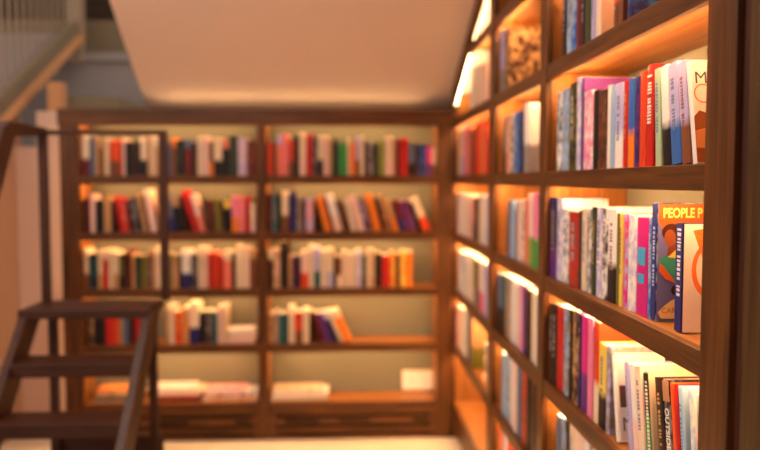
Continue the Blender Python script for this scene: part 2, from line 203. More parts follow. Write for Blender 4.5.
('M','C'): """-3.0275 0.066 0.2202 0.134 bg - 0 0.003|-2.9523 0.054 0.2259 0.136 lb - 0 0|-2.8894 0.0261 0.2233 0.126 br - 0 0.008|-2.8547 0.0589 0.2284 0.131 pe - 0 0.004|-2.7876 0.0483 0.2336 0.139 cr m:gy 0 0.004|-2.7314 0.0464 0.2349 0.128 sa - 0 0.003|-2.6774 0.052 0.2539 0.129 pe s:lg 0 0.004|-2.6182 0.0909 0.2587 0.157 pk s:gn 0 0.005""",
('M','D'): """-3.2159 0.0749 0.2397 0.155 bg s:bk 0 0.002|-3.1306 0.0611 0.2451 0.126 tl s:bk 0 0.004|-3.0595 0.0869 0.2473 0.142 gy m:ta 0 0.005|-2.9633 0.0992 0.2484 0.138 wh - 0 0.005|-2.8554 0.0511 0.2478 0.15 pe - 0 0.007|-2.7959 0.0491 0.2481 0.136 pk m:lv 0 0.004|-2.7388 0.0394 0.2516 0.154 pu - 0 0.002|-2.6917 0.053 0.2447 0.129 dk - 0 0.002|-2.6313 0.0649 0.2472 0.128 cr - 0 0.006|-2.5594 0.0548 0.2466 0.154 wh - 0 0.003""",
('M','E'): """-3.0967 0.0606 0.2563 0.13 lb - 0 0.001|-3.0262 0.058 0.2637 0.134 lb m:gy 0 0.001|-2.9587 0.0646 0.264 0.14 wh - 0 0.005|-2.8851 0.0615 0.2692 0.134 pe m:wh 0 0|-2.815 0.0669 0.2676 0.15 bg - 0 0|-2.74 0.0635 0.2671 0.132 ro m:br 0 0.002|-2.6688 0.053 0.2692 0.138 bk - 0 0.001|-2.6084 0.0578 0.2678 0.14 dk - 0 0.003|-2.5436 0.0415 0.2689 0.151 br - 0 0.004""",
('M','F'): """-3.2094 0.0549 0.2645 0.156 or - 0 0.005|-3.1437 0.0528 0.2682 0.152 sa - 0 0.005|-3.0806 0.0607 0.272 0.14 wh m:lb 0 0.007|-3.01 0.0581 0.272 0.148 ro - 0 0.008""",
('W','A'): """-3.9841 0.1109 0.2197 0.15 wh - 0 0.006|-3.8578 0.0896 0.2078 0.134 cr - 0 0.006|-3.7393 0.1249 0.1923 0.138 cr m:pe 0 0.001|-3.601 0.0909 0.1789 0.127 pe - 0 0.001""",
('W','B'): """-4.4043 0.0981 0.272 0.134 cr - 0 0.005|-4.2871 0.093 0.2643 0.135 pe s:lv 0 0.001|-4.176 0.1055 0.267 0.152 pk - 0 0.004|-4.0534 0.0833 0.2591 0.126 sa - 0 0|-3.9538 0.0637 0.2424 0.13 br - 0 0.003|-3.8745 0.1059 0.2505 0.155 rd - 0 0.008|-3.754 0.1133 0.2463 0.146 or2 - 0 0.002|-3.627 0.08 0.2382 0.14 sa m:or 0 0.003|-3.534 0.0636 0.2365 0.137 ro - 0 0""",
('W','C'): """-4.4314 0.1194 0.2241 0.145 lv m:wh 0 0.007|-4.2927 0.1122 0.2265 0.15 wh - 0 0.001|-4.1623 0.1397 0.2236 0.144 wh m:pe 0 0.001|-4.0057 0.0981 0.2209 0.15 pe - 0 0.004|-3.8918 0.0623 0.2126 0.158 sa s:br 0 0.006|-3.8143 0.0891 0.2146 0.129 bk - 0 0.003|-3.7107 0.0981 0.2316 0.157 cr - 0 0.004|-3.5989 0.0534 0.2285 0.14 wh - 0 0.004|-3.5324 0.0641 0.2392 0.152 lv m:cr 0 0.007""",
('W','D'): """-4.418 0.1196 0.2307 0.144 cr m:lv 0 0.008|-4.2791 0.1306 0.2326 0.146 lb m:wh 0 0.001|-4.1305 0.1049 0.2398 0.153 wh - 0 0.003|-4.0086 0.1467 0.2429 0.127 wh m:cr 0 0.008|-3.8463 0.1209 0.2373 0.126 ol s:gy 0 0.005|-3.7108 0.0713 0.2436 0.142 pe s:rd 0 0.007|-3.6256 0.0814 0.2435 0.139 wh s:pk 0 0.002|-3.5309 0.0774 0.2486 0.135 lv - 0 0.002""",
('W','E'): """-4.4252 0.0813 0.2358 0.145 pk m:cr 0 0.003|-4.324 0.0967 0.2535 0.151 cr - 0 0.002|-4.2085 0.0918 0.2552 0.137 wh - 0 0.002|-4.0988 0.07 0.2608 0.159 wh m:lg 0 0.007|-4.0116 0.0836 0.2608 0.155 pu - 0 0.005|-3.9117 0.0796 0.272 0.139 ta s:ol 0 0.001""",
}
# ------------------------------------------------------------------ the room
ZT = {'A3': 1.3495, 'A2': 1.0195, 'A1': .6895, 'A': .3595, 'B': .0295, 'C': -.3005, 'D': -.6305, 'E': -.9605, 'F': -1.308}
ZT = {k: v + H for k, v in ZT.items()}          # top of every shelf board
XR = .6227; YB = 4.45                            # front planes of the right and of the far bookcase
CEIL = 2.930

def struct(mb, name, mat):
    o = mb.build(name, mat); o['kind'] = 'structure'; return o

struct(MB().box(-2.12, 1.0, -1.6, 8.3, -.06, 0), 'floor', M['floor'])
struct(MB().box(.90, 1.0, -1.6, 4.86, 0, CEIL), 'wall_right', M['plaster'])
struct(MB().box(-2.12, 1.0, -1.7, -1.6, 0, CEIL), 'wall_back', M['tan'])
struct(MB().box(-2.12, -2.0, -1.6, .9, 0, CEIL), 'wall_side', M['tan'])
# far wall with the stepped top at its left end
struct(MB().prism([(-2.0, 0), (.90, 0), (.90, CEIL), (.70, CEIL), (.70, 1.905), (-1.726, 1.905), (-1.726, 1.95), (-1.872, 1.95), (-1.872, 1.735), (-2.0, 1.735)], 'Y', 4.72, 4.82), 'wall_far', M['plaster'])
# wall below the flight, flush with its string
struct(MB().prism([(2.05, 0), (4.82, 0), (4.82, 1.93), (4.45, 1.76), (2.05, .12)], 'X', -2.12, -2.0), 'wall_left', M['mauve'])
# sloping underside of the upper flight
mb = MB(); mb.prism([(2.312, CEIL), (4.82, 1.894), (4.82, 2.065), (2.60, CEIL + .06), (2.312, CEIL + .06)], 'X', -1.15, .86)
for v in mb.bm.verts:                 # its free edge runs slightly askew
    if v.co.x < 0: v.co.x = -.98 - (v.co.y - 2.312) * .0913
struct(mb, 'ceiling_slope', M['soffit'])
struct(MB().box(-1.15, .9, -1.6, 2.312, CEIL, CEIL + .06), 'ceiling', M['soffit'])
# landing beyond
struct(MB().box(-3.3, .5, 5.9, 6.0, 0, H + .932), 'wall_stairwell', M['grey'])
struct(MB().box(-3.3, .5, 5.86, 7.6, H + .90, H + .96), 'floor_landing', M['grey'])
struct(MB().box(-3.3, .5, 6.0, 6.1, H + .96, H + 1.225), 'wall_parapet', M['olive'])
struct(MB().box(-4.2, 1.0, 8.2, 8.3, 0, 5.2), 'wall_beyond', M['shadow'])
struct(MB().box(-4.0, -3.9, 4.2, 8.2, 0, 5.2), 'wall_outer', M['shadow'])
struct(MB().box(-1.76, -1.45, 4.95, 5.89, H + .40, H + .535), 'trim_1', M['olive'])
struct(MB().box(-1.845, -1.765, 4.83, 4.94, H + .36, H + .61), 'trim_2', M['tan'])

for i, (x, y, p) in enumerate([(-.75, .2, .3), (-.95, 1.9, 1.9), (-.4, -.9, .3)]):  # downlights added out of view to light the room
    d = empty('ceiling_downlight', (x, y, CEIL))
    tag(d, ['round white recessed ceiling downlight above the aisle, middle one', 'round white recessed ceiling downlight nearest the sloping soffit', 'round white recessed ceiling downlight furthest from the shelves'][i], 'ceiling light', 'recessed downlights')
    mb = MB(); mb.tube([(0, 0, .0), (0, 0, -.012)], .075, 28); mb.build('rim', M['white'], d)
    mb = MB(); mb.tube([(0, 0, -.012), (0, 0, -.016)], .055, 28); mb.build('lens', glow('downlight_lens', (1, .85, .7), 6), d)
    l = room_lamp(x, y, CEIL - .05, ROOM_POWER * p, .25)
    l.parent = d; l.location = (0, 0, -.05)

# ------------------------------------------------------------------ far bookcase
fb = empty('bookcase', (-.5, YB, 0))
tag(fb, 'wide walnut bookcase with two bays standing against the far wall', 'bookcase')
def P(o, root):     # parent while keeping world placement
    o.parent = root; o.matrix_parent_inverse = root.matrix_basis.inverted(); return o
root_m = lambda r: Matrix.Translation(r.location)
def part(mb, name, mat, root, parent=None):
    off = Vector(root.location)
    for v in mb.bm.verts: v.co -= off
    o = mb.build(name, mat, parent or root)
    return o
DB = 4.70
for xa, xb, nm, fe in ((-1.642, -1.532, 'side_panel', 0), (-.520, -.466, 'divider', 0), (.531, .6217, 'side_panel', 0)):
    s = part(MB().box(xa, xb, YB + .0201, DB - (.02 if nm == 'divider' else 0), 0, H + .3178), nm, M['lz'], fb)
    part(MB().box(xa, xb, YB, YB + .02, 0, H + .3178, .003), 'front_edge', M['wz'], fb, s)
part(MB().box(-1.650, .6217, YB + .02, DB, H + .345, H + .413, .002).box(-1.650, .6217, YB - .004, YB + .02, H + .318, H + .413, .003), 'top_board', M['wx'], fb)
for x0, x1 in ((-1.532, -.520), (-.466, .531)):
    part(MB().box(x0, x1, DB - .02, DB, .16, H + .345), 'back_panel', M['back'], fb)
    for k in 'BCDEF':
        z = ZT[k]
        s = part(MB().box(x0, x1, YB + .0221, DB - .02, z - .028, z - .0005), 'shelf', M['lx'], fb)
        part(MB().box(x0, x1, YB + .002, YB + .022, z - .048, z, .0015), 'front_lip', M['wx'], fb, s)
    for z in [H + .345] + [ZT[k] - .028 for k in 'BCDE']:
        zz = z
        part(MB().box(x0 + .03, x1 - .03, YB + .0225, YB + .031, zz - .015, zz - .008), 'led_strip', M['ledfar'], fb)
    # plinth with horizontal ventilation slots
    mb = MB(); mb.box(x0, x1, YB + .004, YB + .022, .148, .1735)
    mb.box(x0, x1, YB + .004, YB + .022, .0, .022)
    mb.box(x0, x0 + .045, YB + .004, YB + .022, .022, .150); mb.box(x1 - .03, x1, YB + .004, YB + .022, .022, .150)
    part(mb, 'plinth', M['wx'], fb)
    part(MB().box(x0, x1, YB + .05, YB + .06, .0, .1735), 'plinth_backing', M['slot'], fb)
    for z0, z1 in ((.038, .066), (.084, .130)):
        part(MB().box(x0 + .045, x1 - .03, YB + .006, YB + .020, z0, z1, .002), 'slat', M['wx'], fb)
    for xa, xb in ((x0 + .10, x0 + .30), (x0 + .42, x0 + .60), (x1 - .14, x1 - .05)):
        part(MB().box(xa, xb, YB + .0045, YB + .007, .098, .118), 'vent_slot', M['slot'], fb)
part(MB().box(-1.652, -1.643, DB - .02, DB - .008, .1, H + .25), 'led_strip', M['ledside'], fb)  # added strip, hidden by the case, to brighten the wall beside it

part(MB().box(-1.1, .45, YB + .04, YB + .052, H + .4132, H + .4165), 'led_strip', M['ledup'], fb)  # added strip, out of sight on the top board, to warm the soffit
so = empty('wall_socket', (.4415, DB - .02, H - 1.24))
tag(so, 'white double wall socket plate on the back of the lowest right shelf', 'wall socket')
MB().box(-.097, .097, -.009, 0, -.061, .061, .003).build('plate', M['white'], so)
for sx in (-.045, .045):
    for dx, dz in ((0, .018), (-.011, -.006), (.011, -.006)):
        MB().box(sx + dx - .003, sx + dx + .003, -.0098, -.0088, dz - .007, dz + .004).build('socket_hole', M['slotgrey'], so)

# ------------------------------------------------------------------ right bookcase
rb = empty('bookcase', (XR, 2.8, 0))
tag(rb, 'tall walnut bookcase running along the right wall with three lit bays', 'bookcase')
XD = .885; TOPR = CEIL
bays = [(1.3064, 2.3734), (2.4504, 3.2189), (3.3275, 4.45)]
for (y0, y1) in ((1.206, 1.3064), (2.3734, 2.4504), (3.2189, 3.3275), (4.45, 4.50)):
    xf = XR if y0 < 4.4 else XR + .001
    top = TOPR - .004
    if y0 > 4.4: top = H + .50
    elif y0 > 3.0: top = H + .96
    elif y0 > 2.3: top = CEIL - .07
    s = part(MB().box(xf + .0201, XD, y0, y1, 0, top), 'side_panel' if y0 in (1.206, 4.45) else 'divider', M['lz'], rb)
    part(MB().box(xf, xf + .02, y0, y1, 0, top, .0025), 'front_edge', M['wz'], rb, s)
for bi, (y0, y1) in enumerate(bays):
    ztop = [TOPR - .01, TOPR - .01, H + .36][bi]
    levels = ['A3', 'A2', 'A1', 'A', 'B', 'C', 'D', 'E', 'F']
    for k in levels[1:]:
        z = ZT[k]
        ye = y1
        if bi == 2:
            if k == 'A2': continue
            if k == 'A1': ye = 3.90
        if k == 'A2' and bi == 1: pass
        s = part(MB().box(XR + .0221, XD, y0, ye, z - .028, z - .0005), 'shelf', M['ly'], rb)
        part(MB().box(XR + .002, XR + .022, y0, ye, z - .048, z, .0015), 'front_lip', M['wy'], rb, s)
        if k not in ('A2', 'F'): part(MB().box(XR + .0228, XR + .0305, y0 + .02, ye - .03, z - (.043 if k != 'A1' else .037), z - (.036 if k != 'A1' else .030)), 'led_strip', M['led'], rb)
    # boards closing the back of the bay
    if bi < 2:
        part(MB().box(XD, XD + .014, y0, y1, 0, TOPR - .01), 'back_panel', M['back'], rb)
    else:
        part(MB().prism([(y0, 0), (y1, 0), (y1, H + .50), (y0, H + .96)], 'X', XD, XD + .014), 'back_panel', M['back'], rb)
    part(MB().box(XR + .03, XR + .048, y0, y1, 0, ZT['F'] - .049), 'plinth', M['wy'], rb)
# sloping trim board below the soffit, with the light profile behind it
so_z = lambda y: H + .853 - (y - 3.632) * .414
part(MB().prism([(3.02, so_z(3.02)), (4.448, so_z(4.448)), (4.448, so_z(4.448) - .085), (3.02, so_z(3.02) - .085)], 'X', XR - .012, XR + .010), 'trim_board', M['wy'], rb)
for ya, yb in ((3.34, 3.87), (3.97, 4.445)):
    f = lambda y: H + .392 + (4.557 - y) * .445
    part(MB().prism([(ya, f(ya)), (yb, f(yb)), (yb, f(yb) + .030), (ya, f(ya) + .030)], 'X', XR + .012, XR + .020), 'led_profile', M['led2'], rb)

# near neighbour of the right bookcase: only its end post is seen
nb = empty('bookcase', (XR, .95, 0))
tag(nb, 'nearest walnut bookcase end post at the right edge, with olive brown grain', 'bookcase')
part(MB().box(XR + .012, XD, 1.165, 1.2055, 0, TOPR - .004), 'filler_strip', M['darkz'], nb)
part(MB().box(XR, XD, .70, 1.1648, 0, TOPR - .004, .003), 'side_panel', M['oz'], nb)

# ------------------------------------------------------------------ staircase
st = empty('staircase', (-2.06, 4.5, 0))
tag(st, 'taupe staircase flight with thin metal balusters rising away at the upper left', 'staircase')
lo = lambda y: H + .322 + (y - 4.522) * .545      # lower edge of the string
ya, yb = 2.0, 5.86
part(MB().prism([(ya, lo(ya)), (yb, lo(yb)), (yb, lo(yb) + .16), (ya, lo(ya) + .16)], 'X', -2.03, -1.985), 'string', M['olive'], st)
part(MB().prism([(ya, lo(ya)), (yb, lo(yb)), (yb, lo(yb) + .055), (ya, lo(ya) + .055)], 'X', -1.985, -1.955), 'string_moulding', M['tan'], st)
for k in range(13):
    y = 2.9 + k * .27 - .6; z = lo(y) + .02
    part(MB().box(-2.95, -2.03, y, y + .27, z, z + .14), 'tread', M['grey'], st)
for k in range(13):
    y = 4.38 + k * .105
    z = lo(y) + .16
    part(MB().tube([(-2.007, y + .07, z - .01), (-2.007, y + .035, z + .015), (-2.007, y + .012, z + .035), (-2.007, y, z + .07), (-2.007, y, z + .98)], .0085, 8), 'baluster', M['metal'], st)
part(MB().box(-2.055, -1.96, 5.80, 5.90, H + .88, H + 2.0, .004), 'newel_post', M['metal'], st)
part(MB().tube([(-2.007, 4.3, lo(4.3) + 1.16), (-2.007, 5.85, lo(5.85) + 1.16)], .024, 12), 'handrail', M['metal'], st)
br = empty('landing_balustrade', (-1.5, 5.98, H + .96))
tag(br, 'dark landing railing at the top of the stairs behind the newel post', 'railing')
for z in (1.255, 1.35): part(MB().box(-1.955, -.6, 6.0, 6.03, H + z, H + z + .022), 'rail', M['shadow'], br)
for x in (-1.76, -1.2, -.7): part(MB().box(x, x + .05, 6.03, 6.07, H + 1.226, H + 2.0), 'post', M['metal'], br)

# ------------------------------------------------------------------ library ladder
ld = empty('library_ladder', (-1.1, 3.2, 0))
tag(ld, 'dark wooden step ladder with platform and rails in front of the far bookcase', 'ladder')
zl = lambda v: H + v
XL, XR2 = -1.395, -.842
# sloping side boards
for xa, xb in ((XL, XL + .032), (XR2 - .032, XR2)):
    y_t, z_t = 3.31, zl(-.575); run = .93
    dz = -(z_t)          # down to the floor
    y_b = y_t - run
    part(MB().prism([(y_t - .02, z_t + .012), (y_t + .16, z_t + .012), (y_b + .17, 0), (y_b - .02, 0)], 'X', xa, xb), 'side_board', M['darkz'], ld)
part(MB().box(XL - .002, XR2 - .005, 3.27, 3.56, zl(-.588), zl(-.55), .004), 'platform', M['dark'], ld)
sl = .93 / (H - .575)
for v in (-.745, -.935, -1.125, -1.315):
    y = 3.31 + (v + .575) * sl
    part(MB().box(XL + .032, XR2 - .032, y - .035, y + .14, zl(v - .055), zl(v), .003), 'step', M['dark'], ld)
for x in (XL + .034, XR2 - .07):
    part(MB().box(x, x + .036, 3.50, 3.536, 0, zl(-.59) , .002), 'rear_leg', M['darkz'], ld)
part(MB().box(XL + .02, XR2 - .02, 3.537, 3.557, 0.012, .345, .002), 'back_board', M['dark'], ld)
# rail uprights
for x in (-1.386, -.850):
    part(MB().box(x, x + .036, 3.497, 3.533, zl(-.549), zl(.228), .004), 'rail_post', M['darkz'], ld)
part(MB().box(-1.350, -.850, 3.504, 3.526, zl(.206), zl(.228), .003), 'cross_rail', M['dark'], ld)
mb = MB()
mb.prism([(3.50, zl(.200)), (3.17, zl(.180)), (2.80, zl(-.40)), (2.70, zl(-.37)), (3.07, zl(.21)), (3.12, zl(.238)), (3.50, zl(.236))][::-1], 'X', -1.388, -1.342)
part(mb, 'handrail', M['darkz'], ld)
part(MB().box(-1.382, -1.350, 2.76, 2.79, zl(-1.19), zl(-.40)), 'rail_post', M['darkz'], ld)
# ------------------------------------------------------------------ books
COL = dict(cr=('cream', (232, 208, 176)), wh=('white', (238, 230, 222)), bk=('black', (26, 22, 24)), dk=('dark brown', (62, 34, 24)),
    rd=('red', (196, 30, 28)), ro=('orange red', (216, 66, 30)), or2=('bright orange', (240, 84, 22)), ta=('tan', (196, 148, 98)), gy=('grey', (138, 130, 130)),
    bg=('blue grey', (88, 104, 130)), nv=('navy', (38, 36, 96)), bl=('blue', (48, 100, 176)), lb=('light blue', (156, 186, 218)), tl=('teal', (28, 96, 104)),
    gn=('green', (50, 152, 72)), dg=('dark green', (48, 64, 44)), ol=('olive', (116, 108, 40)), lg=('light green', (146, 156, 66)), pg=('pale green', (170, 196, 160)),
    ye=('yellow', (240, 204, 84)), pk=('pink', (238, 130, 166)), hp=('magenta', (214, 34, 130)), pu=('purple', (98, 44, 120)), lv=('lavender', (186, 174, 216)),
    ma=('maroon', (104, 24, 30)), sa=('salmon', (236, 126, 104)), br=('brown', (124, 72, 44)), pe=('pale pink', (240, 200, 186)))
COL['or'] = ('orange', (236, 128, 36))
_mats = {}
def book_mat(c1, mode):
    key = (c1, mode)
    if key in _mats: return _mats[key]
    m, nt, b = new_mat('book_cover_' + COL[c1][0].replace(' ', '_'))
    b.inputs['Roughness'].default_value = .42; b.inputs['Specular IOR Level'].default_value = .35
    A = srgb(*COL[c1][1])
    tc = nt.nodes.new('ShaderNodeTexCoord')
    no = nt.nodes.new('ShaderNodeTexNoise'); no.inputs['Scale'].default_value = 30; no.inputs['Detail'].default_value = 3
    nt.links.new(tc.outputs['Object'], no.inputs['Vector'])
    mx = nt.nodes.new('ShaderNodeMix'); mx.data_type = 'RGBA'
    if mode == '-':
        mx.inputs['A'].default_value = tuple(v * .86 for v in A[:3]) + (1,); mx.inputs['B'].default_value = A
        nt.links.new(no.outputs['Fac'], mx.inputs['Factor'])
    else:
        k, c2 = mode.split(':'); B = srgb(*COL[c2][1])
        r = nt.nodes.new('ShaderNodeValToRGB')
        mx.inputs['A'].default_value = A; mx.inputs['B'].default_value = B
        if k == 'm':
            no.inputs['Scale'].default_value = 38
            r.color_ramp.elements[0].position = .42; r.color_ramp.elements[1].position = .64
            nt.links.new(no.outputs['Fac'], r.inputs['Fac'])
        else:
            sep = nt.nodes.new('ShaderNodeSeparateXYZ'); nt.links.new(tc.outputs['Generated'], sep.inputs[0])
            ad = nt.nodes.new('ShaderNodeMath'); ad.operation = 'MULTIPLY_ADD'; ad.inputs[1].default_value = .12; ad.inputs[2].default_value = -.06
            nt.links.new(no.outputs['Fac'], ad.inputs[0])
            a2 = nt.nodes.new('ShaderNodeMath'); a2.operation = 'ADD'
            nt.links.new(sep.outputs['Z'], a2.inputs[0]); nt.links.new(ad.outputs[0], a2.inputs[1])
            t = .40 if k == 's' else .76
            r.color_ramp.elements[0].position = t - .05; r.color_ramp.elements[1].position = t + .05
            if k == 's': r.color_ramp.elements[0].color = (1, 1, 1, 1); r.color_ramp.elements[1].color = (0, 0, 0, 1)
            nt.links.new(a2.outputs[0], r.inputs['Fac'])
        nt.links.new(r.outputs['Color'], mx.inputs['Factor'])
    nt.links.new(mx.outputs['Result'], b.inputs['Base Color'])
    _mats[key] = m
    return m

def cover_mesh(t, h, wd):
    """wrap of spine and two boards: spine at x=0 facing -x, thickness along y, open at the fore edge"""
    mb = MB(); bt = min(.0022, t * .15); e = .004
    # rounded spine outline in plan
    out = [(wd, t / 2), (.004, t / 2), (.0012, t / 2 * .93), (0, t / 2 * .6), (-.0006, 0), (0, -t / 2 * .6), (.0012, -t / 2 * .93), (.004, -t / 2), (wd, -t / 2)]
    inn = [(wd, -t / 2 + bt), (.004, -t / 2 + bt), (.003, 0), (.004, t / 2 - bt), (wd, t / 2 - bt)]
    # build as strips so that the outline stays a clean manifold
    O = out; I = [(wd, t / 2 - bt), (.0055, t / 2 - bt), (.0045, (t / 2 - bt) * .9), (.0035, (t / 2 - bt) * .6), (.003, 0), (.0035, -(t / 2 - bt) * .6), (.0045, -(t / 2 - bt) * .9), (.0055, -t / 2 + bt), (wd, -t / 2 + bt)]
    n = len(O)
    v = [[mb.bm.verts.new((p[0], p[1], z)) for p in L] for z in (0, h) for L in (O, I)]
    ob, ib, ot, it = v
    for i in range(n - 1):
        mb.bm.faces.new((ob[i], ob[i + 1], ot[i + 1], ot[i])); mb.bm.faces.new((ib[i + 1], ib[i], it[i], it[i + 1]))
        mb.bm.faces.new((ob[i + 1], ob[i], ib[i], ib[i + 1])); mb.bm.faces.new((ot[i], ot[i + 1], it[i + 1], it[i]))
    for i in (0, n - 1): mb.bm.faces.new((ob[i], ot[i], it[i], ib[i]))
    return mb

def make_book(t, h, wd, c1, mode):
    root = empty('book')
    cover_mesh(t, h, wd).build('cover', book_mat(c1, mode), root)
    bt = min(.0022, t * .15)
    MB().box(.0058, wd - .003, -t / 2 + bt + .0001, t / 2 - bt - .0001, .003, h - .003).build('pages', M['paper'], root)
    return root

def stand(root, pivot, lean, base, t):
    """put a book on its shelf: base turns it to its bookcase, lean tips its top to the left of the viewer"""
    R = Matrix.Rotation(base, 3, 'Z') @ Matrix.Rotation(-lean, 3, 'X')
    pv = Vector((0, t / 2, 0))
    root.location = Vector(pivot) - R @ pv
    root.rotation_euler = R.to_euler()

def flat_mat(col, rough=.45):
    key = ('flat', col)
    if key not in _mats: _mats[key] = flat('cover_print', srgb(*col), rough, noise=.08, nscale=60)
    return _mats[key]

def printed(b, name, mb, col, label=None):
    return tag(mb.build(name, flat_mat(col), b), label)

def text_on(b, name, body, size, col, X, Y, at, bold=0.0, sx=1.0):
    cu = bpy.data.curves.new(name, 'FONT'); cu.body = body; cu.size = size; cu.extrude = .0002; cu.offset = bold
    to = bpy.data.objects.new(name, cu); C.objects.link(to)
    bpy.context.view_layer.update()
    me = bpy.data.meshes.new_from_object(to.evaluated_get(bpy.context.evaluated_depsgraph_get()))
    bpy.data.objects.remove(to); bpy.data.curves.remove(cu)
    X = Vector(X); Y = Vector(Y); Z = X.cross(Y)
    m4 = Matrix((( X.x * sx, Y.x, Z.x, at[0]), (X.y * sx, Y.y, Z.y, at[1]), (X.z * sx, Y.z, Z.z, at[2]), (0, 0, 0, 1)))
    me.transform(m4); me.materials.clear(); me.materials.append(flat_mat(col))
    o = bpy.data.objects.new(name, me); C.objects.link(o); o.parent = b
    return o
FRONT = ((1, 0, 0), (0, 0, 1)); SPINE = ((0, 0, -1), (0, -1, 0))

def spine_panel(b, t, z0, z1, col, f=.96, name='spine_panel'):
    return printed(b, name, MB().box(-.0014, -.0005, -t / 2 * f, t / 2 * f, z0, z1), col)

def spine_marks(b, t, h, col, z0=.35, z1=.88, wd=.42):
    mb = MB(); z = h * z1
    while z > h * z0:
        l = random.uniform(.003, .007); wq = t * wd * random.uniform(.6, 1)
        mb.box(-.0017, -.0005, -wq / 2, wq / 2, z - l, z); z -= l + random.uniform(.0015, .004)
        if random.random() < .15: z -= .008
    return printed(b, 'spine_lettering', mb, col)

def look(t, h, c1, mode, lean):
    n = COL[c1][0]
    if mode == '-': s = n
    else:
        k, c2 = mode.split(':'); c = COL[c2][0]
        s = {'s': n + ' and ' + c, 't': c + ' topped ' + n, 'm': c + ' mottled ' + n}[k]
        if k == 's': s = n + ' over ' + c
    size = 'leaning ' if lean > .1 else ('thin ' if t < .019 else ('thick ' if t > .05 else ('tall ' if h > .245 else ('short ' if h < .19 else ''))))
    return size + s
BAY = {'L': 'far bookcase left bay', 'R': 'far bookcase right bay', 'N': 'nearest right bay', 'M': 'middle right bay', 'W': 'right bay nearest corner'}
ORD = ['top', 'second', 'third', 'fourth', 'fifth', 'sixth']
ROWNO = {'L': 'BCDEF', 'R': 'BCDEF', 'N': 'ABCDE', 'M': 'ABCDEF', 'W': 'ABCDEF'}
NUM = ['first', 'second', 'third', 'fourth', 'fifth', 'sixth', 'seventh', 'eighth', 'ninth', 'tenth', 'eleventh', 'twelfth', 'thirteenth', 'fourteenth', 'fifteenth', 'sixteenth', 'seventeenth', 'eighteenth', 'nineteenth', 'twentieth', 'twenty-first', 'twenty-second', 'twenty-third', 'twenty-fourth', 'twenty-fifth', 'twenty-sixth', 'twenty-seventh', 'twenty-eighth', 'twenty-ninth', 'thirtieth', 'thirty-first']
SPECIAL = {}
for (bay, row), txt in ROWS.items():
    B = [e.split() for e in txt.split('|')]
    z = ZT[row]; pl = ORD[ROWNO[bay].index(row)] + ' row, ' + BAY[bay]
    # an empty shelf stretch is skipped in the counting of rows, as one sees them
    labels = []
    for i, e in enumerate(B):
        t, h = float(e[1]), float(e[2]); lk = look(t, h, e[4], e[5], float(e[6]))
        nb_ = lambda j: COL[B[j][4]][0]
        if i == 0: s = lk + ' book, leftmost, beside ' + nb_(1) + ' one, ' + pl
        elif i == len(B) - 1: s = lk + ' book, last on the right, ' + pl
        else:
            a, c = nb_(i - 1), nb_(i + 1)
            s = lk + ' book between ' + (a + ' and ' + c if a != c else 'two ' + a) + ', ' + pl
        labels.append(s)
    for i, s in enumerate(labels):
        if labels.count(s) > 1 or len(s.split()) > 16:
            e = B[i]; labels[i] = None
            s = look(float(e[1]), float(e[2]), e[4], e[5], float(e[6])) + ' book, ' + NUM[i] + ' from left, ' + pl
            if len(s.split()) > 16: s = COL[e[4]][0] + ' book, ' + NUM[i] + ' from left, ' + pl
            labels[i] = s
    for i, e in enumerate(B):
        s0, t, h, wd = map(float, e[:4]); c1, mode = e[4], e[5]; lean = float(e[6]); inset = float(e[7])
        b = make_book(t, h, wd, c1, mode)
        z = ZT[row] + .0006
        if bay in 'LR': stand(b, (s0, YB + .024 + inset, z), lean, math.pi / 2 * -1 + math.pi, t)
        else: stand(b, (.64 + inset, -s0, z), lean, 0, t)
        tag(b, labels[i], 'book', 'books on the ' + ORD[ROWNO[bay].index(row)] + ' row of the ' + BAY[bay])
        SPECIAL[bay, row, i] = (b, t, h, wd)

# ------------------------------------------------------------------ covers and spines one can make out in the nearest bay
def poly_front(b, name, pts, y, col, d=.0003, label=None):
    return printed(b, name, MB().prism(pts, 'Y', y - d, y), col, label)
def ell(cx, cz, rx, rz, n=20, a0=0, a1=360):
    return [(cx + rx * math.cos(math.radians(a0 + (a1 - a0) * i / n)), cz + rz * math.sin(math.radians(a0 + (a1 - a0) * i / n))) for i in range(n)]

light_on = {'N': .75, 'M': .0}
for (bay, row, i), (b, t, h, wd) in list(SPECIAL.items()):
    if bay != 'N' or t < .018: continue
    if (row, i) in (('C', 17), ('C', 18), ('C', 15), ('B', 20), ('B', 15), ('D', 12), ('D', 16), ('D', 18), ('D', 22), ('B', 5), ('B', 7)): continue
    if random.random() < .6:
        c1 = [e.split() for e in ROWS[bay, row].split('|')][i][4]
        dark = sum(COL[c1][1]) > 380
        spine_marks(b, t, h, random.choice([(120, 116, 140), (160, 110, 96), (120, 136, 168)]) if dark else random.choice([(200, 186, 170), (196, 160, 100), (176, 176, 192)]), .35, .85, .3)

# the cook book with the illustrated cover
b, t, h, wd = SPECIAL['N', 'C', 17]
yf = -t / 2
b['label'] = 'tall blue cookbook with orange PEOPLE title band and illustrated woman on cover, nearest bay'
spine_panel(b, t, .002, h - .002, (44, 52, 120)); spine_marks(b, t, h, (190, 200, 235), .3, .8)
poly_front(b, 'cover_art', [(.002, .002), (wd - .001, .002), (wd - .001, h - .002), (.002, h - .002)], yf - .0001, (112, 108, 168))
poly_front(b, 'title_band', [(.003, h - .002), (.003, h - .040), (.010, h - .052), (.022, h - .060), (.034, h - .050), (.045, h - .043), (wd - .002, h - .040), (wd - .002, h - .002)], yf - .0005, (238, 92, 36), label='orange title band')
text_on(b, 'title', 'PEOPLE P', .0285, (252, 214, 120), *FRONT, (.012, yf - .0011, h - .0305), bold=.0009, sx=.72)
poly_front(b, 'hair', ell(.031, h - .062, .021, .019), yf - .0012, (72, 34, 22))
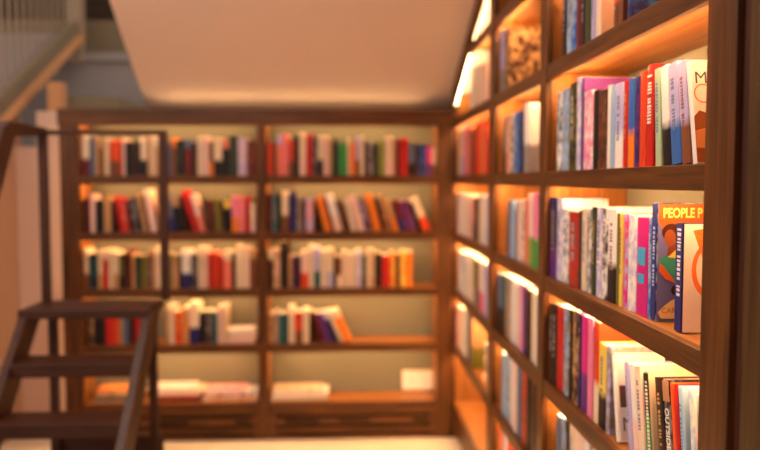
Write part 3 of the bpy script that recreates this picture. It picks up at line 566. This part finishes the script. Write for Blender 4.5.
poly_front(b, 'face', ell(.028, h - .074, .0125, .018), yf - .0016, (150, 78, 44))
poly_front(b, 'neck', [(.026, h - .085), (.040, h - .085), (.046, h - .112), (.020, h - .116)], yf - .0014, (128, 62, 36))
poly_front(b, 'blouse', [(.004, h - .120), (.016, h - .112), (.050, h - .112), (.098, h - .122), (.098, h - .160), (.050, h - .172), (.018, h - .150)], yf - .0017, (66, 150, 128))
poly_front(b, 'collar', [(.024, h - .115), (.046, h - .094), (.098, h - .112), (.098, h - .121)], yf - .0020, (248, 206, 84))
poly_front(b, 'sleeve', [(.006, h - .128), (.016, h - .136), (.044, h - .172), (.020, h - .162), (.006, h - .146)], yf - .0021, (234, 98, 48))
poly_front(b, 'shadow_shape', ell(.048, h - .186, .016, .013), yf - .0015, (60, 40, 44))
poly_front(b, 'cream_shape', [(.012, .006)] + [(.004 + .1 * k / 10, .006 + .046 * math.sin(math.pi * (k + 1.2) / 13)) for k in range(11)] + [(.104, .006)], yf - .0018, (240, 206, 146))
text_on(b, 'author', 'CAROL', .016, (196, 130, 70), *FRONT, (.012, yf - .0024, .018))

b, t, h, wd = SPECIAL['N', 'C', 18]
yf = -t / 2
b['label'] = 'white book with navy spine and orange waffle cone on its cover, nearest bay'
poly_front(b, 'cover_art', [(.002, .001), (wd - .001, .001), (wd - .001, h - .001), (.002, h - .001)], yf - .0001, (240, 226, 220))
spine_panel(b, t, .001, h - .001, (40, 42, 110)); spine_marks(b, t, h, (235, 232, 240), .35, .95, .62)
printed(b, 'orange_ring', MB().disc((.055, h - .092), (.037, .056), yf - .0006, 36), (240, 128, 62))
printed(b, 'pale_plate', MB().disc((.058, h - .090), (.031, .047), yf - .0010, 36), (246, 232, 222))
poly_front(b, 'waffle_cone', [(.019, h - .014), (.060, h - .008), (.054, h - .110)], yf - .0016, (236, 128, 52))
mb = MB()
for k in range(6): mb.prism([(.0265 + k * .0042, h - .018 - k * .014), (.056, h - .026 - k * .014), (.056, h - .0275 - k * .014), (.0265 + k * .0042, h - .0195 - k * .014)], 'Y', yf - .0022, yf - .0019)
printed(b, 'waffle_lines', mb, (196, 84, 30))

b, t, h, wd = SPECIAL['N', 'C', 15]
printed(b, 'cyan_squares', MB().box(-.0014, -.0005, -t * .38, t * .30, h * .52, h * .70).box(-.0014, -.0005, -t * .30, t * .25, h * .33, h * .43), (70, 170, 214))
b['label'] = 'magenta book with cyan squares on its spine, third row, nearest right bay'

b, t, h, wd = SPECIAL['N', 'B', 20]
yf = -t / 2
b['label'] = 'white book with large M, orange ring and brown landscape cover, second row, nearest bay'
text_on(b, 'title', 'M', .034, (84, 80, 92), *FRONT, (.006, yf - .0004, h - .046))
printed(b, 'orange_ring', MB().disc((.022, h - .066), (.018, .019), yf, 36, .0005, .88), (232, 108, 60))
poly_front(b, 'landscape', [(.001, .001), (wd - .002, .001), (wd - .002, h - .088), (.05, h - .096), (.03, h - .106), (.012, h - .100), (.001, h - .112)], yf - .0001, (150, 84, 44))
poly_front(b, 'field', [(.001, .03), (wd - .002, .02), (wd - .002, h - .125), (.04, h - .13), (.001, h - .14)], yf - .0005, (214, 140, 86))

b, t, h, wd = SPECIAL['N', 'B', 15]
spine_marks(b, t, h, (245, 232, 222), .45, .9, .7)

b, t, h, wd = SPECIAL['N', 'D', 12]
yf = -t / 2
b['label'] = 'tall white book with grey panel, dark square and letter M on cover, nearest bay'
poly_front(b, 'grey_panel', [(.007, .004), (wd - .006, .004), (wd - .006, h - .028), (.007, h - .028)], yf - .0001, (206, 204, 214))
poly_front(b, 'dark_square', [(.009, h - .13), (.07, h - .13), (.07, h - .078), (.009, h - .078)], yf - .0005, (84, 56, 54))
text_on(b, 'title', 'M', .046, (92, 92, 120), *FRONT, (.010, yf - .0006, h - .185))

b, t, h, wd = SPECIAL['N', 'D', 16]
b['label'] = 'leaning cream book with dark and green spine, fourth row, nearest right bay'
spine_panel(b, t, h * .55, h * .98, (44, 36, 34)); spine_panel(b, t, .003, h * .55, (84, 138, 60)); spine_marks(b, t, h, (235, 235, 215), .2, .9, .5)

b, t, h, wd = SPECIAL['N', 'D', 18]
b['label'] = 'leaning black book with white OUTSIDE lettering down its spine, nearest right bay'
text_on(b, 'title', 'OUTSIDE', t * .86, (232, 226, 222), *SPINE, (-.0010, t * .30, h * .74), bold=.0006, sx=.8)
spine_panel(b, t, h * .80, h * .985, (172, 124, 92))

b, t, h, wd = SPECIAL['N', 'D', 22]
yf = -t / 2
b['label'] = 'pale blue book with white framed letter S over brown cover foot, nearest bay'
poly_front(b, 'cover_art', [(.002, .002), (wd - .002, .002), (wd - .002, h - .002), (.002, h - .002)], yf - .0001, (236, 234, 232))
poly_front(b, 'blue_panel', [(.006, .08), (wd - .006, .08), (wd - .006, h - .012), (.006, h - .012)], yf - .0005, (150, 184, 220))
text_on(b, 'title', 'S', .044, (238, 240, 246), *FRONT, (.010, yf - .0010, h - .095))
poly_front(b, 'brown_foot', [(.004, .004), (wd - .006, .004), (wd - .006, .085), (.004, .082)], yf - .0008, (158, 112, 82))

# ------------------------------------------------------------------ books and magazines lying flat
def lay(c1, mode, t, h, wd, pos, side, turn, label, group, name='book', cat='book'):
    b = make_book(t, h, wd, c1, mode); b.name = name
    if side == 'far': R = Matrix(((0, 0, 1), (1, 0, 0), (0, 1, 0)))
    else: R = Matrix(((1, 0, 0), (0, 0, -1), (0, 1, 0)))
    R = Matrix.Rotation(turn, 3, 'Z') @ R
    b.rotation_euler = R.to_euler(); b.location = (pos[0], pos[1], pos[2] + t / 2)
    tag(b, label, cat, group)
    return b
piles = [
 ('far', (-1.49, YB + .040, ZT['F']), 'pile behind the ladder, lowest left shelf', 'magazine', 'magazines behind the ladder',
   [('gy', 'm:ol', .022, .25, .19), ('dk', '-', .016, .24, .18), ('ta', 'm:br', .024, .26, .18), ('cr', 'm:br', .018, .24, .17), ('or', 'm:ta', .022, .21, .16)]),
 ('far', (-1.16, YB + .040, ZT['F']), 'middle pile, lowest left shelf of far bookcase', 'magazine', 'magazines in the middle pile',
   [('ma', '-', .024, .29, .20), ('br', 'm:rd', .020, .27, .19), ('pe', 'm:cr', .026, .28, .19), ('cr', '-', .020, .30, .18), ('wh', 'm:pe', .018, .25, .18)]),
 ('far', (-.855, YB + .035, ZT['F']), 'right pile, lowest left shelf of far bookcase', 'magazine', 'magazines in the right pile',
   [('cr', 'm:or', .026, .32, .20), ('pe', 'm:rd', .022, .30, .19), ('wh', 'm:bg', .022, .31, .19), ('pk', 'm:cr', .018, .24, .18)]),
 ('far', (-.455, YB + .035, ZT['F']), 'pile on the lowest right shelf of far bookcase', 'magazine', 'pale papers on the lowest right shelf',
   [('cr', '-', .028, .34, .20), ('wh', 'm:cr', .022, .31, .19), ('wh', 'm:pe', .020, .33, .19), ('cr', 'm:ta', .012, .30, .18)]),
 ('far', (-.712, YB + .035, ZT['E']), 'short stack beside upright books, fourth shelf, left bay', 'book', 'books lying beside the upright ones',
   [('pe', '-', .030, .165, .15), ('cr', 'm:pe', .028, .16, .15), ('wh', 'm:cr', .024, .155, .14)]),
 ('right', (XR + .035, 3.62, ZT['E']), 'flat stack in right bay nearest corner', 'book', 'flat stack in the corner bay',
   [('cr', '-', .030, .25, .17), ('ta', 'm:cr', .028, .24, .17), ('cr', 'm:br', .028, .25, .165), ('pe', '-', .030, .24, .16), ('wh', '-', .034, .23, .15), ('wh', 'm:cr', .030, .22, .15)]),
]
PLACE = ['bottom', 'second', 'third', 'fourth', 'fifth', 'sixth']
for side, p, where, nm, grp, items in piles:
    z = p[2] + .0006
    for i, (c1, mode, t, h, wd) in enumerate(items):
        if nm == 'magazine': t *= .72
        tn = random.uniform(-.035, .035) if i else 0
        dx, dy = (random.uniform(.008, .016), random.uniform(.004, .012)) if i else (.002, 0)
        pl_ = 'topmost' if i == len(items) - 1 else ('bottom' if i == 0 else PLACE[i] + ' from bottom')
        pos = (p[0] + dx, p[1] + dy, z) if side == 'far' else (p[0] + dy, p[1] - dx, z)
        lay(c1, mode, t, h, wd * .88, pos, side, tn, COL[c1][0] + ' flat ' + nm + ' ' + pl_ + ' in ' + where, grp, nm, nm)
        z += t + .0006
